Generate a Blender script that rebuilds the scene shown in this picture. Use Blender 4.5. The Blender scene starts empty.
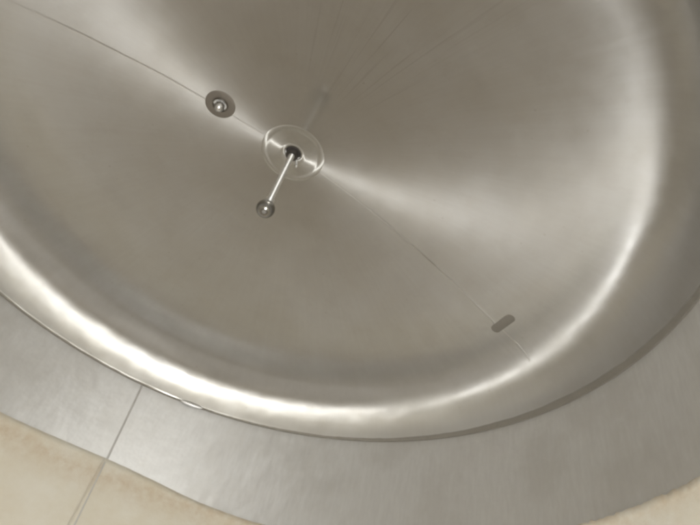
import bpy, bmesh, math, random
from mathutils import Vector, Matrix, noise
random.seed(7)
scene = bpy.context.scene
S = 1.5            # metres per unit: inner radius of the vessel
Z0 = 3.0           # height of the head-to-shell weld above the floor

# ------------------------------------------------------------------ camera
CAM = Vector((0.127523, 0.896879, -0.881605))
RIGHT = Vector((-0.811468, 0.552540, 0.190313))
UP = Vector((0.511548, 0.514137, 0.688464))
FWD = Vector((-0.282557, -0.656020, 0.699856))
cd = bpy.data.cameras.new('camera')
cam = bpy.data.objects.new('camera', cd)
scene.collection.objects.link(cam)
cam.matrix_world = Matrix((
    (RIGHT.x, UP.x, -FWD.x, CAM.x * S), (RIGHT.y, UP.y, -FWD.y, CAM.y * S),
    (RIGHT.z, UP.z, -FWD.z, CAM.z * S + Z0), (0, 0, 0, 1)))
cd.sensor_width = 36.0
cd.lens = 521.5 / 700.0 * 36.0
cd.clip_start = 0.02
cd.clip_end = 100
scene.camera = cam

# ------------------------------------------------------------------ light
world = bpy.data.worlds.new('World'); scene.world = world; world.use_nodes = True
bg = world.node_tree.nodes['Background']
bg.inputs[0].default_value = (1.0, 0.95, 0.87, 1); bg.inputs[1].default_value = 0.89
ld = bpy.data.lights.new('phone_flash', 'POINT')
ld.energy = 80; ld.shadow_soft_size = 0.012; ld.color = (0.97, 0.99, 1.0)
flash = bpy.data.objects.new('phone_flash', ld)
scene.collection.objects.link(flash)
flash.location = (CAM + RIGHT * 0.02 + UP * 0.012) * S + Vector((0, 0, Z0))

scene.view_settings.view_transform = 'Standard'
scene.view_settings.look = 'None'
scene.view_settings.exposure = 0.0
scene.view_settings.gamma = 1.0
scene.render.engine = 'CYCLES'
scene.cycles.max_bounces = 14
scene.cycles.glossy_bounces = 10
scene.cycles.filter_width = 2.7

# ------------------------------------------------------------------ helpers
def link(o): scene.collection.objects.link(o); return o
def mesh_obj(name, verts, faces, mat, parent=None, smooth=True, autosharp=None):
    me = bpy.data.meshes.new(name)
    me.from_pydata([tuple(v) for v in verts], [], faces)
    me.materials.append(mat)
    if smooth: me.polygons.foreach_set('use_smooth', [True] * len(me.polygons))
    me.update()
    if autosharp is not None: me.set_sharp_from_angle(angle=math.radians(autosharp))
    o = link(bpy.data.objects.new(name, me))
    if parent: o.parent = parent
    return o
def thing(name, label, cat, loc=(0, 0, 0), group=None):
    o = link(bpy.data.objects.new(name, None)); o.location = loc; o.empty_display_size = 0.1
    o['label'] = label; o['category'] = cat
    if group: o['group'] = group
    return o
def lathe(prof, n, closed=True, fn=None):
    """prof: list of (r,z); revolve about Z. fn(r,z,az) -> (r,z) wobble."""
    V, F = [], []; m = len(prof)
    for i in range(n):
        a = 2 * math.pi * i / n; c, s = math.cos(a), math.sin(a)
        for (r, z) in prof:
            if fn: r, z = fn(r, z, a)
            V.append((r * c, r * s, z))
    mm = m if closed else m - 1
    for i in range(n):
        j = (i + 1) % n
        for k in range(mm):
            l = (k + 1) % m
            F.append((i * m + k, j * m + k, j * m + l, i * m + l))
    return V, F

# ------------------------------------------------------------------ materials
def newmat(name):
    m = bpy.data.materials.new(name); m.use_nodes = True
    nt = m.node_tree; b = nt.nodes['Principled BSDF']
    return m, nt, b
def N(nt, t, **kw):
    n = nt.nodes.new(t)
    for k, v in kw.items(): setattr(n, k, v)
    return n
def ramp(nt, src, stops):
    r = N(nt, 'ShaderNodeValToRGB'); nt.links.new(src, r.inputs[0])
    el = r.color_ramp.elements
    while len(el) < len(stops): el.new(0.5)
    for e, (p, c) in zip(el, stops):
        e.position = p; e.color = c if len(c) == 4 else (*c, 1)
    return r
def polar(nt, fa, fr, fz=0.0):
    """vector (cos az*fa, sin az*fa, radius*fr + z*fz) from object coordinates: streaks that run along the radius"""
    tc = N(nt, 'ShaderNodeTexCoord'); sp = N(nt, 'ShaderNodeSeparateXYZ'); nt.links.new(tc.outputs['Object'], sp.inputs[0])
    cx = N(nt, 'ShaderNodeCombineXYZ'); nt.links.new(sp.outputs[0], cx.inputs[0]); nt.links.new(sp.outputs[1], cx.inputs[1])
    ln = N(nt, 'ShaderNodeVectorMath', operation='LENGTH'); nt.links.new(cx.outputs[0], ln.inputs[0])
    nm = N(nt, 'ShaderNodeVectorMath', operation='NORMALIZE'); nt.links.new(cx.outputs[0], nm.inputs[0])
    sc = N(nt, 'ShaderNodeVectorMath', operation='SCALE'); sc.inputs['Scale'].default_value = fa; nt.links.new(nm.outputs[0], sc.inputs[0])
    m1 = N(nt, 'ShaderNodeMath', operation='MULTIPLY'); m1.inputs[1].default_value = fr; nt.links.new(ln.outputs['Value'], m1.inputs[0])
    m2 = N(nt, 'ShaderNodeMath', operation='MULTIPLY_ADD'); m2.inputs[1].default_value = fz
    nt.links.new(sp.outputs[2], m2.inputs[0]); nt.links.new(m1.outputs[0], m2.inputs[2])
    c2 = N(nt, 'ShaderNodeCombineXYZ'); nt.links.new(m2.outputs[0], c2.inputs[2])
    ad = N(nt, 'ShaderNodeVectorMath', operation='ADD'); nt.links.new(sc.outputs[0], ad.inputs[0]); nt.links.new(c2.outputs[0], ad.inputs[1])
    return ad.outputs[0], sp, ln.outputs['Value']
def noise_tex(nt, vec, scale, detail=4, rough=0.55):
    n = N(nt, 'ShaderNodeTexNoise'); n.inputs['Scale'].default_value = scale
    n.inputs['Detail'].default_value = detail; n.inputs['Roughness'].default_value = rough
    if vec is not None: nt.links.new(vec, n.inputs['Vector'])
    return n.outputs['Fac']
def mapr(nt, src, a, b, c, d):
    m = N(nt, 'ShaderNodeMapRange'); nt.links.new(src, m.inputs[0])
    for i, v in zip((1, 2, 3, 4), (a, b, c, d)): m.inputs[i].default_value = v
    return m.outputs[0]
def math2(nt, op, a, b):
    m = N(nt, 'ShaderNodeMath', operation=op)
    for i, v in enumerate((a, b)):
        if isinstance(v, (int, float)): m.inputs[i].default_value = v
        else: nt.links.new(v, m.inputs[i])
    return m.outputs[0]
def bump(nt, h, dist, strength=1.0, nrm=None):
    b = N(nt, 'ShaderNodeBump'); b.inputs['Distance'].default_value = dist; b.inputs['Strength'].default_value = strength
    nt.links.new(h, b.inputs['Height'])
    if nrm is not None: nt.links.new(nrm, b.inputs['Normal'])
    return b.outputs[0]
def mixcol(nt, fac, c1, c2):
    m = N(nt, 'ShaderNodeMix', data_type='RGBA')
    for sock, v in ((m.inputs[0], fac), (m.inputs[6], c1), (m.inputs[7], c2)):
        if isinstance(v, (int, float)): sock.default_value = v
        elif isinstance(v, tuple): sock.default_value = (*v, 1)
        else: nt.links.new(v, sock)
    return m.outputs[2]

def head_steel():
    m, nt, b = newmat('radially_polished_steel')
    st, sp, rad = polar(nt, 26, 1.2)
    streak = noise_tex(nt, st, 2.2, 6, 0.62)
    tc = N(nt, 'ShaderNodeTexCoord')
    blot = noise_tex(nt, tc.outputs['Object'], 2.3, 5, 0.6)
    col = mixcol(nt, mapr(nt, blot, 0.35, 0.7, 0, 1), (0.555, 0.538, 0.505), (0.60, 0.592, 0.575))
    col = mixcol(nt, mapr(nt, streak, 0.36, 0.62, 0.12, 0), col, (0.44, 0.41, 0.37))
    sv = N(nt, 'ShaderNodeTexVoronoi'); sv.inputs['Scale'].default_value = 16; nt.links.new(tc.outputs['Object'], sv.inputs['Vector'])
    spots = math2(nt, 'MULTIPLY', mapr(nt, sv.outputs['Distance'], 0.05, 0.10, 1, 0), mapr(nt, noise_tex(nt, tc.outputs['Object'], 3.1, 2, 0.5), 0.52, 0.62, 0, 0.35))
    col = mixcol(nt, spots, col, (0.43, 0.40, 0.35))
    haze = noise_tex(nt, tc.outputs['Object'], 7.5, 7, 0.7)
    col = mixcol(nt, mapr(nt, haze, 0.5, 0.68, 0, 0.22), col, (0.47, 0.45, 0.41))
    # drip marks running outward from the flange on the near side
    dv, _, _ = polar(nt, 30, 0.9)
    dn = noise_tex(nt, dv, 1.9, 3, 0.5)
    lines = mapr(nt, dn, 0.58, 0.68, 0, 1)
    side = math2(nt, 'MULTIPLY', mapr(nt, sp.outputs[1], 0.22, 0.5, 0, 1), mapr(nt, math2(nt, 'ABSOLUTE', sp.outputs[0], 0.0), 0.08, 0.34, 1, 0))
    col = mixcol(nt, math2(nt, 'MULTIPLY', math2(nt, 'MULTIPLY', lines, side), 0.26), col, (0.30, 0.275, 0.24))
    nt.links.new(col, b.inputs['Base Color'])
    b.inputs['Metallic'].default_value = 1.0
    # polishing bands: brushed crown, coarser shoulder, finely dressed knuckle
    rv, _, _ = polar(nt, 0.6, 9.0)
    rings = noise_tex(nt, rv, 1.0, 3, 0.5)
    jit = math2(nt, 'ADD', rad, mapr(nt, blot, 0.3, 0.7, -0.07, 0.07))
    bands = ramp(nt, math2(nt, 'DIVIDE', jit, S), [(0.0, (0.66,) * 3), (0.52, (0.74,) * 3), (0.64, (0.86,) * 3), (0.82, (0.84,) * 3), (0.89, (0.72,) * 3), (0.945, (0.45,) * 3), (1.0, (0.45,) * 3)])
    nt.links.new(math2(nt, 'ADD', mapr(nt, streak, 0.3, 0.7, -0.03, 0.03), math2(nt, 'ADD', bands.outputs[0], mapr(nt, rings, 0.3, 0.7, -0.05, 0.05))), b.inputs['Roughness'])
    b.inputs['Anisotropic'].default_value = 1.0
    tg = N(nt, 'ShaderNodeTangent', direction_type='RADIAL', axis='Z'); nt.links.new(tg.outputs[0], b.inputs['Tangent'])
    fine, _, _ = polar(nt, 160, 3)
    f = noise_tex(nt, fine, 3.0, 3, 0.6)
    wave = noise_tex(nt, tc.outputs['Object'], 5.5, 2, 0.45)
    n1 = bump(nt, wave, 0.0035)
    n2 = bump(nt, f, 0.0003, 0.3, n1)
    nt.links.new(n2, b.inputs['Normal'])
    # a finer, weaker polish on top of the coarse brushing
    g = N(nt, 'ShaderNodeBsdfAnisotropic'); g.distribution = 'GGX'
    nt.links.new(col, g.inputs['Color']); nt.links.new(tg.outputs[0], g.inputs['Tangent']); nt.links.new(n2, g.inputs['Normal'])
    g.inputs['Roughness'].default_value = 0.46; g.inputs['Anisotropy'].default_value = -0.55
    mx = N(nt, 'ShaderNodeMixShader'); nt.links.new(ramp(nt, math2(nt, 'DIVIDE', jit, S), [(0.0, (0.20,) * 3), (0.5, (0.18,) * 3), (0.66, (0.07,) * 3), (0.83, (0.08,) * 3), (0.90, (0.26,) * 3)]).outputs[0], mx.inputs[0])
    nt.links.new(b.outputs[0], mx.inputs[1]); nt.links.new(g.outputs[0], mx.inputs[2])
    g2 = N(nt, 'ShaderNodeBsdfAnisotropic'); g2.distribution = 'GGX'; g2.inputs['Roughness'].default_value = 0.13
    nt.links.new(col, g2.inputs['Color']); nt.links.new(bump(nt, wave, 0.0007), g2.inputs['Normal'])
    m2 = N(nt, 'ShaderNodeMixShader'); nt.links.new(ramp(nt, math2(nt, 'DIVIDE', rad, S), [(0.0, (0.38,) * 3), (0.76, (0.36,) * 3), (0.90, (0.06,) * 3)]).outputs[0], m2.inputs[0])
    nt.links.new(mx.outputs[0], m2.inputs[1]); nt.links.new(g2.outputs[0], m2.inputs[2])
    nt.links.new(m2.outputs[0], nt.nodes['Material Output'].inputs['Surface'])
    return m
def wall_steel():
    m, nt, b = newmat('mill_finish_wall_steel')
    st, sp, rad = polar(nt, 34, 0, 5.0)
    streak = noise_tex(nt, st, 2.5, 6, 0.6)
    tc = N(nt, 'ShaderNodeTexCoord')
    blot = noise_tex(nt, tc.outputs['Object'], 3.0, 5, 0.6)
    col = mixcol(nt, mapr(nt, streak, 0.35, 0.65, 0, 1), (0.67, 0.665, 0.655), (0.73, 0.728, 0.72))
    col = mixcol(nt, mapr(nt, blot, 0.45, 0.6, 0, 0.4), col, (0.59, 0.575, 0.55))
    nt.links.new(col, b.inputs['Base Color'])
    b.inputs['Metallic'].default_value = 1.0
    nt.links.new(mapr(nt, streak, 0.3, 0.7, 0.50, 0.60), b.inputs['Roughness'])
    b.inputs['Anisotropic'].default_value = 0.6; b.inputs['Anisotropic Rotation'].default_value = 0.25
    tg = N(nt, 'ShaderNodeTangent', direction_type='RADIAL', axis='Z'); nt.links.new(tg.outputs[0], b.inputs['Tangent'])
    w = noise_tex(nt, tc.outputs['Object'], 9, 3, 0.5)
    nt.links.new(bump(nt, streak, 0.0004, 0.6, bump(nt, w, 0.004)), b.inputs['Normal'])
    return m
def film_mat():
    m, nt, b = newmat('cream_protective_film')
    tc = N(nt, 'ShaderNodeTexCoord'); sp = N(nt, 'ShaderNodeSeparateXYZ'); nt.links.new(tc.outputs['Object'], sp.inputs[0])
    n1 = noise_tex(nt, tc.outputs['Object'], 5, 6, 0.65)
    n2 = noise_tex(nt, tc.outputs['Object'], 26, 5, 0.7)
    col = mixcol(nt, mapr(nt, n1, 0.35, 0.65, 0, 1), (0.61, 0.56, 0.455), (0.66, 0.63, 0.55))
    # rusty tide mark just below the upper edge (edge lies near z = -0.45 m)
    zz = math2(nt, 'ADD', sp.outputs[2], math2(nt, 'MULTIPLY', n1, 0.05))
    band = ramp(nt, mapr(nt, zz, -0.58, -0.40, 0, 1), [(0.0, (0, 0, 0)), (0.35, (0.5,) * 3), (0.62, (1, 1, 1)), (0.78, (0.55,) * 3), (1.0, (0.1,) * 3)])
    st = math2(nt, 'MULTIPLY', band.outputs[0], mapr(nt, n2, 0.36, 0.68, 0.12, 0.6))
    col = mixcol(nt, st, col, (0.44, 0.31, 0.18))
    nt.links.new(col, b.inputs['Base Color'])
    b.inputs['Roughness'].default_value = 0.55
    nt.links.new(bump(nt, n1, 0.01, 0.6), b.inputs['Normal'])
    return m
def plain_metal(name, col, rough, aniso=0.0, rot=0.0):
    m, nt, b = newmat(name)
    tc = N(nt, 'ShaderNodeTexCoord')
    n = noise_tex(nt, tc.outputs['Object'], 30, 4, 0.6)
    c = mixcol(nt, mapr(nt, n, 0.35, 0.65, 0, 1), tuple(x * 0.88 for x in col), col)
    nt.links.new(c, b.inputs['Base Color'])
    b.inputs['Metallic'].default_value = 1.0
    nt.links.new(mapr(nt, n, 0.3, 0.7, rough * 0.85, rough * 1.15), b.inputs['Roughness'])
    if aniso:
        b.inputs['Anisotropic'].default_value = aniso; b.inputs['Anisotropic Rotation'].default_value = rot
        tg = N(nt, 'ShaderNodeTangent', direction_type='RADIAL', axis='Z'); nt.links.new(tg.outputs[0], b.inputs['Tangent'])
    return m
M_head = head_steel(); M_wall = wall_steel(); M_film = film_mat()
M_polish = plain_metal('polished_steel', (0.30, 0.29, 0.27), 0.2)
M_pipe = plain_metal('bright_drawn_pipe_steel', (0.82, 0.81, 0.79), 0.6, 1.0, 0.25)
M_flange = plain_metal('turned_flange_steel', (0.56, 0.545, 0.51), 0.41, 1.0)
M_weld = plain_metal('weld_bead_steel', (0.62, 0.605, 0.57), 0.72, 0.95)
M_ground = plain_metal('ground_matt_steel', (0.30, 0.28, 0.25), 0.8)
M_ring = plain_metal('dull_ring_steel', (0.27, 0.245, 0.215), 0.62)
M_seam = plain_metal('dressed_seam_steel', (0.58, 0.57, 0.55), 0.58)
M_plug = plain_metal('chromed_plug_steel', (0.66, 0.65, 0.63), 0.26)
M_lower = plain_metal('dull_plate_steel', (0.46, 0.415, 0.35), 0.62)
M_reflector, nt_, b_ = newmat('reflector_white'); b_.inputs['Base Color'].default_value = (0.82, 0.80, 0.76, 1); b_.inputs['Roughness'].default_value = 0.5
M_patch = plain_metal('ground_patch_steel', (0.34, 0.32, 0.285), 0.7)
M_bead = plain_metal('polished_bead_steel', (0.74, 0.73, 0.72), 0.42)
M_dark = plain_metal('shaded_bore_steel', (0.10, 0.09, 0.085), 0.5)  # near-black colour stands in for the shade inside the bores and socket

# ------------------------------------------------------------------ vessel
tank = thing('tank', 'stainless steel tank seen from inside, domed head over a cylindrical shell', 'tank', (0, 0, Z0))

# head profile, integrated from its slope (degrees) against radius: shallow crown, flattened shoulder, tight knuckle
TAB = [(0, 0), (.1, 2.5), (.3, 7.6), (.5, 13), (.6, 16), (.66, 17.2), (.74, 17.2), (.80, 16), (.835, 14.5), (.85, 16), (.865, 19), (.877, 22.5), (.89, 28),
       (.907, 37), (.923, 44.5), (.935, 50), (.943, 54), (.951, 58.5), (.960, 62), (.973, 65), (.985, 69), (.995, 71), (1.0, 71)]
def slope(r):
    for (a, x), (b, y) in zip(TAB, TAB[1:]):
        if r <= b: return math.tan(math.radians(x + (y - x) * (r - a) / (b - a)))
    return math.tan(math.radians(71))
REND = 0.995
NP = 2000
ZT = [0.0] * (NP + 1)
for i in range(NP - 1, -1, -1): ZT[i] = ZT[i + 1] + slope(REND * (i + 0.5) / NP) * REND / NP
H = ZT[0]
def zhead(r):
    x = min(max(r / REND, 0), 1) * NP; i = min(int(x), NP - 1)
    return ZT[i] + (ZT[i + 1] - ZT[i]) * (x - i)
def nhead(r):
    """inward unit normal (radial, z)"""
    e = 1e-3
    s = (zhead(min(r + e, REND)) - zhead(max(r - e, 0))) / (min(r + e, REND) - max(r - e, 0))
    l = math.hypot(1, s); return (s / l, -1 / l)
def on_head(r, az, off=0.0):
    nr, nz = nhead(r); rr = r + nr * off
    return Vector((rr * math.cos(az) * S, rr * math.sin(az) * S, (zhead(r) + nz * off) * S))
def frame_on_head(r, az):
    nr, nz = nhead(r)
    n = Vector((nr * math.cos(az), nr * math.sin(az), nz))
    t = Vector((-math.sin(az), math.cos(az), 0)); q = n.cross(t)
    return Matrix((( t.x, q.x, n.x, 0), (t.y, q.y, n.y, 0), (t.z, q.z, n.z, 0), (0, 0, 0, 1)))
RIN = 0.024
prof = []
RS = [RIN + (0.80 - RIN) * i / 60 for i in range(60)] + [0.80 + (REND - 0.80) * i / 90 for i in range(91)]
for r in RS: prof.append((r * S, zhead(r) * S))
th = 0.005
prof += [(REND * S + 0.001, -0.0012), (REND * S + th, -0.0005), (REND * S + th, 0.02)]
for r in reversed(RS[70::5]): prof.append((r * S + th * 0.9, zhead(r) * S + th + 0.001))
for r in reversed(RS[:62:3]): prof.append((r * S, zhead(r) * S + th + 0.001))
def wob(r, z, a):
    # hammered unevenness of the knuckle, strongest on the side right of the seam
    k = math.exp(-((r / S - 0.90) / 0.06) ** 2)
    d = (a - math.radians(165) + math.pi) % (2 * math.pi) - math.pi
    amp = 0.0007 + 0.0016 * math.exp(-(d / 0.45) ** 2)
    return r, z + k * amp * noise.noise(Vector((math.cos(a) * 9, math.sin(a) * 9, r * 7)))
V, F = lathe(prof, 360, True, wob)
head = mesh_obj('dished_head', V, F, M_head, tank, True, 50)

# cylindrical shell with a rounded upper lip just behind the head's edge
zb = -0.868 * S
wp = [(1.0 * S, zb)] + [(1.0 * S, zb + (-0.003 - zb) * i / 30) for i in range(1, 31)]
wp += [(S + 0.0006, -0.001), (S + 0.003, 0.012), (S + 0.006, 0.012), (S + 0.006, zb)]
def wobw(r, z, a): return r + 0.0012 * noise.noise(Vector((math.cos(a) * 4, math.sin(a) * 4, z * 2.2))), z
V, F = lathe(wp, 360, True, wobw)
shell = mesh_obj('shell_wall', V, F, M_wall, tank, True, 45)

# unseen lower course of the shell, its plate dulled to darken the head's reflection
lp = [(S, -1.95 * S)] + [(S, -1.95 * S + (-0.870 + 1.95) * S * i / 20) for i in range(1, 21)] + [(S + 0.006, -0.870 * S), (S + 0.006, -1.95 * S)]
V, F = lathe(lp, 240, True, wobw)
mesh_obj('lower_course', V, F, M_lower, tank, True, 45)
# dressed weld between head and shell, wider towards the right-hand side
def rim(name):
    n = 480; V, F = [], []
    for i in range(n):
        a = 2 * math.pi * i / n
        d = (a - math.radians(172) + math.pi) % (2 * math.pi) - math.pi
        g = 0.0026 + 0.0125 * math.exp(-(d / 0.75) ** 2) + 0.0014 * noise.noise(Vector((math.cos(a) * 14, math.sin(a) * 14, 1))) + 0.0008 * noise.noise(Vector((math.cos(a) * 60, math.sin(a) * 60, 6)))
        for (r, z) in ((1.002, -0.0035), (0.9955, -0.0020), (0.9944 - 0.17 * g, g * 0.5), (0.9944 - 0.345 * g, g), (1.003, g + 0.001)):
            V.append((r * math.cos(a) * S, r * math.sin(a) * S, z * S))
    for i in range(n):
        j = (i + 1) % n
        for k in range(4): F.append((i * 5 + k, j * 5 + k, j * 5 + k + 1, i * 5 + k + 1))
    return mesh_obj(name, V, F, M_patch, tank, True, 40)
rim('rim_weld')

# short polished run of the rim weld that catches the flash
def bead(name, az0, half, z, w, h):
    V, F = [], []; n, m = 20, 10
    for i in range(n + 1):
        u = -1 + 2 * i / n; az = az0 + u * half; k = math.sqrt(max(1 - u * u, 0.0))
        for j in range(m + 1):
            t = math.pi * j / m
            rr = 0.9952 - h * k * math.sin(t); zz = z + w * k * -math.cos(t)
            V.append((rr * math.cos(az) * S, rr * math.sin(az) * S, zz * S))
    for i in range(n):
        for j in range(m): a = i * (m + 1) + j; F.append((a, a + 1, a + m + 2, a + m + 1))
    return mesh_obj(name, V, F, M_bead, tank)
bead('polished_bead', math.radians(-102.3), 0.045, 0.001, 0.0085, 0.0048)

# diametral weld seam of the head (X axis), a low rounded bead following the dish
def strip_on_head(name, az, r0, r1, width, height, mat, parent, n=80, wander=0.0015):
    V, F = [], []
    for i in range(n + 1):
        r = r0 + (r1 - r0) * i / n
        j = wander * noise.noise(Vector((r * 9, az, 0)))
        for k, (o, h) in enumerate(((-0.5, -0.00006), (-0.2, height), (0.2, height), (0.5, -0.00006))):
            hh = h * (1 + 0.35 * noise.noise(Vector((r * 60, az, 3)))) if h > 0 else h
            p = on_head(r, az, hh); t = Vector((-math.sin(az), math.cos(az), 0))
            V.append(p + t * ((o * width + j) * S))
    for i in range(n):
        for k in range(3): a = i * 4 + k; F.append((a, a + 4, a + 5, a + 1))
    return mesh_obj(name, V, F, mat, parent)
strip_on_head('seam_weld', 0.0, 0.095, 0.935, 0.0050, 0.00006, M_head, head)
strip_on_head('seam_weld', math.pi, 0.095, 0.925, 0.0055, 0.00008, M_weld, head)

# ground patch where the seam was dressed
def rounded_bar(L, W, nseg=10):
    pts = []
    for i in range(nseg + 1): t = -math.pi / 2 + math.pi * i / nseg; pts.append((L / 2 - W / 2 + W / 2 * math.cos(t), W / 2 * math.sin(t)))
    for i in range(nseg + 1): t = math.pi / 2 + math.pi * i / nseg; pts.append((-L / 2 + W / 2 + W / 2 * math.cos(t), W / 2 * math.sin(t)))
    return pts
def plate_on_head(name, pts, r, az, h, mat, parent, rot=0.0, bev=0.15):
    fm = frame_on_head(r, az) @ Matrix.Rotation(rot, 4, 'Z'); o = on_head(r, az)
    V = []; n = len(pts)
    for (s, z) in ((1.0, -0.002), (1.0, h * 0.6), (1 - bev * 0.3, h)):
        for (x, y) in pts: V.append(o + (fm @ Vector((x * s * S, y * s * S, z * S))))
    F = [(a * n + i, a * n + (i + 1) % n, (a + 1) * n + (i + 1) % n, (a + 1) * n + i) for a in range(2) for i in range(n)]
    F.append(tuple(2 * n + i for i in range(n)))
    return mesh_obj(name, V, F, mat, parent, True, 30)
patch = plate_on_head('ground_patch', rounded_bar(0.094, 0.030), 0.793, math.radians(178.7), 0.0004, M_patch, head, math.radians(4))
patch['label'] = 'dark rounded patch across the weld line'

# upright plate seam of the shell
azs = math.radians(-91.8)
def wall_strip(name, az0, az1, z0, z1, w, h, mat, parent, n=40):
    V, F = [], []
    for i in range(n + 1):
        f = i / n; z = z0 + (z1 - z0) * f; az = az0 + (az1 - az0) * f
        e = Vector((math.cos(az), math.sin(az), 0)); t = Vector((-math.sin(az), math.cos(az), 0))
        for (o, d) in ((-0.5, -0.001), (-0.25, h), (0.25, h), (0.5, -0.001)):
            V.append((e * (1.0 - d) + t * (o * w) + Vector((0, 0, z))) * S)
    for i in range(n):
        for k in range(3): a = i * 4 + k; F.append((a, a + 4, a + 5, a + 1))
    return mesh_obj(name, V, F, mat, parent)
wall_strip('plate_seam', math.radians(-91.4), math.radians(-92.9), -0.004, -0.50, 0.013, 0.0005, M_seam, shell)

# protective film on the lower shell, torn unevenly along the top
def film():
    n = 720; V, F = [], []; rows = 12
    a0 = azs
    for i in range(n + 1):
        a = a0 + 2 * math.pi * i / n
        d = math.degrees(a) % 360
        dd = (d - 268 + 180) % 360 - 180
        e = -0.279 - 0.055 * (1 - math.exp(-(dd / (36.0 if dd > 0 else 20.0)) ** 2))
        e += 0.003 * noise.noise(Vector((math.cos(a) * 5, math.sin(a) * 5, 0))) + 0.0008 * noise.noise(Vector((math.cos(a) * 40, math.sin(a) * 40, 2)))
        fr = math.exp(-(((d - 172) + 180) % 360 - 180) ** 2 / 14.0 ** 2)
        e += fr * 0.008 * noise.noise(Vector((math.cos(a) * 90, math.sin(a) * 90, 5)))
        for k in range(rows + 1):
            f = k / rows; z = e + (-0.845 + 0.004 * noise.noise(Vector((math.cos(a) * 6, math.sin(a) * 6, 4))) - e) * f ** 1.4
            curl = 0.0022 * math.exp(-f * 60) * (0.4 + noise.noise(Vector((math.cos(a) * 22, math.sin(a) * 22, 9))) + fr * 1.2)
            rr = 1.0 - 0.0016 - max(curl, 0) - 0.0008 * noise.noise(Vector((math.cos(a) * 6, math.sin(a) * 6, z * 7)))
            V.append((rr * math.cos(a) * S, rr * math.sin(a) * S, z * S))
    m = rows + 1
    for i in range(n):
        for k in range(rows):
            F.append((i * m + k, i * m + k + 1, (i + 1) * m + k + 1, (i + 1) * m + k))
    o = mesh_obj('protective_film', V, F, M_film, tank)
    s = o.modifiers.new('thickness', 'SOLIDIFY'); s.thickness = 0.0006; s.offset = 0
    o['label'] = 'cream film with rusty stained edge on the lower wall'
    return o
film()
V, F = lathe([(S * 0.9972, -0.790 * S), (S * 0.9968, -0.83 * S), (S * 0.9972, -0.880 * S), (S * 0.9986, -0.880 * S), (S * 0.9986, -0.790 * S)], 240)
mesh_obj('reflector_band', V, F, M_reflector, tank)  # unseen white band, added to draw a pale line in the head's reflection
wall_strip('film_joint', math.radians(-92.2), math.radians(-93.6), -0.290, -0.83, 0.008, 0.0026, M_seam, shell)

# ------------------------------------------------------------------ spray ball hanging from the head
zf = H
spray = thing('spray_ball', 'polished steel spray ball on a thin pipe hanging from the round centre flange', 'spray ball', (0, 0, Z0))
fp = [(0.0225, zf + 0.004), (0.0225, zf - 0.0020), (0.0228, zf - 0.0024), (0.0300, zf - 0.0024), (0.0306, zf - 0.0022), (0.0330, zf - 0.0016), (0.0334, zf - 0.0015)]
fp += [(0.0334 + (0.0765 - 0.0334) * i / 8, zf - 0.0015) for i in range(1, 9)]
fp += [(0.0770, zf - 0.00165), (0.0790, zf - 0.0020), (0.0812, zf - 0.0023), (0.0840, zf - 0.00245), (0.0868, zf - 0.0024), (0.0892, zf - 0.0022), (0.0925, zf - 0.0015), (0.0930, zf + 0.006)]
V, F = lathe([(r * S, z * S) for r, z in fp], 128)
flange = mesh_obj('flange', V, F, M_flange, spray, True, 55)
V, F = lathe([(0.0005 * S, (zf + 0.012) * S), (0.0236 * S, (zf + 0.012) * S), (0.0236 * S, (zf + 0.0145) * S), (0.0005 * S, (zf + 0.0145) * S)], 48)
mesh_obj('bore', V, F, M_dark, spray, False)
# socket, pipe, collar, ball
ZBALL = 0.077; RB = 0.0235
V, F = lathe([(0.0095 * S, (zf + 0.012) * S), (0.0175 * S, (zf + 0.012) * S), (0.0185 * S, (zf - 0.010) * S), (0.0165 * S, (zf - 0.0135) * S), (0.0095 * S, (zf - 0.0135) * S)], 40)
mesh_obj('socket', V, F, M_dark, spray, True, 35)
V, F = lathe([(0.0055 * S, (zf + 0.010) * S), (0.0085 * S, (zf + 0.010) * S), (0.0085 * S, (ZBALL + RB * 0.9) * S), (0.0055 * S, (ZBALL + RB * 0.9) * S)], 40)
mesh_obj('pipe', V, F, M_pipe, spray, True, 35)
V, F = lathe([(0.0086 * S, (ZBALL + 0.041) * S), (0.0112 * S, (ZBALL + 0.0395) * S), (0.0118 * S, (ZBALL + 0.030) * S), (0.0125 * S, (ZBALL + 0.0195) * S), (0.0086 * S, (ZBALL + 0.0195) * S)], 40)
mesh_obj('collar', V, F, M_pipe, spray, True, 35)
bp = []
for i in range(33):
    t = math.radians(28) + (math.pi - math.radians(28)) * i / 32
    bp.append((max(RB * math.sin(t), 0.0002) * S, (ZBALL + RB * math.cos(t)) * S))
V, F = lathe(bp, 64, False)
ball = mesh_obj('ball', V, F, M_polish, spray)
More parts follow.
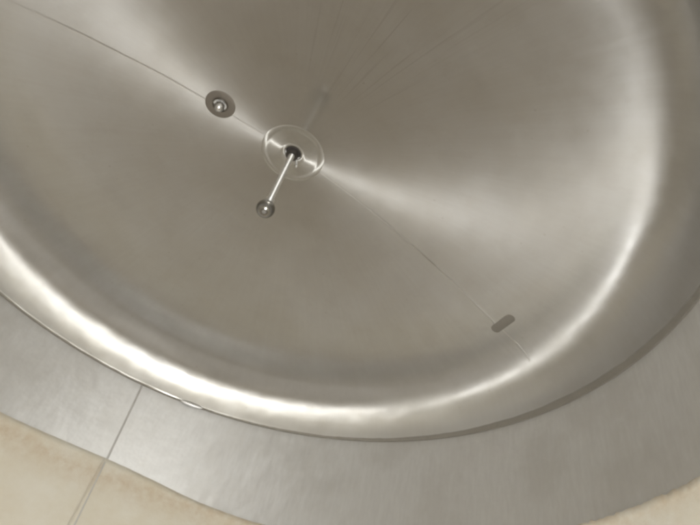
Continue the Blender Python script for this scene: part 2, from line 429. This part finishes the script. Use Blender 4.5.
# retaining clip of the pipe: small bent pin beside the socket
def tube(pts, rad, n=10):
    V, F = [], []
    for i, p in enumerate(pts):
        d = (pts[min(i + 1, len(pts) - 1)] - pts[max(i - 1, 0)]).normalized()
        x = d.orthogonal().normalized() if i == 0 else (x - d * x.dot(d)).normalized()
        y = d.cross(x)
        for k in range(n): a = 2 * math.pi * k / n; V.append(p + (x * math.cos(a) + y * math.sin(a)) * rad)
    for i in range(len(pts) - 1):
        for k in range(n): F.append((i * n + k, i * n + (k + 1) % n, (i + 1) * n + (k + 1) % n, (i + 1) * n + k))
    F.append(tuple(range(n - 1, -1, -1))); F.append(tuple((len(pts) - 1) * n + k for k in range(n)))
    return V, F
V, F = tube([Vector((x, y, z)) * S for x, y, z in ((-0.016, -0.004, zf - 0.008), (-0.022, -0.010, zf - 0.011), (-0.026, -0.014, zf - 0.018), (-0.0265, -0.015, zf - 0.024))], 0.0032 * S)
mesh_obj('retaining_pin', V, F, M_pipe, spray)

# ------------------------------------------------------------------ small nozzle on the seam
RN, AZN = 0.231, math.radians(2.3)
fmn = frame_on_head(RN, AZN); on = on_head(RN, AZN)
noz = thing('nozzle', 'small round polished nozzle in a dark ring beside the centre flange', 'nozzle', on + Vector((0, 0, Z0)))
noz.matrix_world = Matrix.Translation(on + Vector((0, 0, Z0))) @ fmn
def loc_lathe(name, pr, mat, n=48, sharp=35, closed=True):
    V, F = lathe([(r * S, z * S) for r, z in pr], n, closed); return mesh_obj(name, V, F, mat, noz, True, sharp)
loc_lathe('base_ring', [(0.0213, -0.004), (0.0213, 0.0022), (0.0235, 0.0026), (0.037, 0.0020), (0.0405, 0.0012), (0.0415, -0.003)], M_ring)
loc_lathe('collar', [(0.0178, -0.003), (0.0178, 0.0055), (0.0186, 0.0070), (0.0202, 0.0070), (0.0212, 0.0050), (0.0212, -0.003)], M_polish)
loc_lathe('bore', [(0.0002, -0.002), (0.0177, -0.002), (0.0177, -0.003), (0.0002, -0.003)], M_dark)
plug = [(0.0135 * math.sin(math.pi * i / 20) + 0.00002, 0.011 + 0.0155 * -math.cos(math.pi * i / 20)) for i in range(21)]
loc_lathe('plug', plug, M_plug, 32, 80, False)
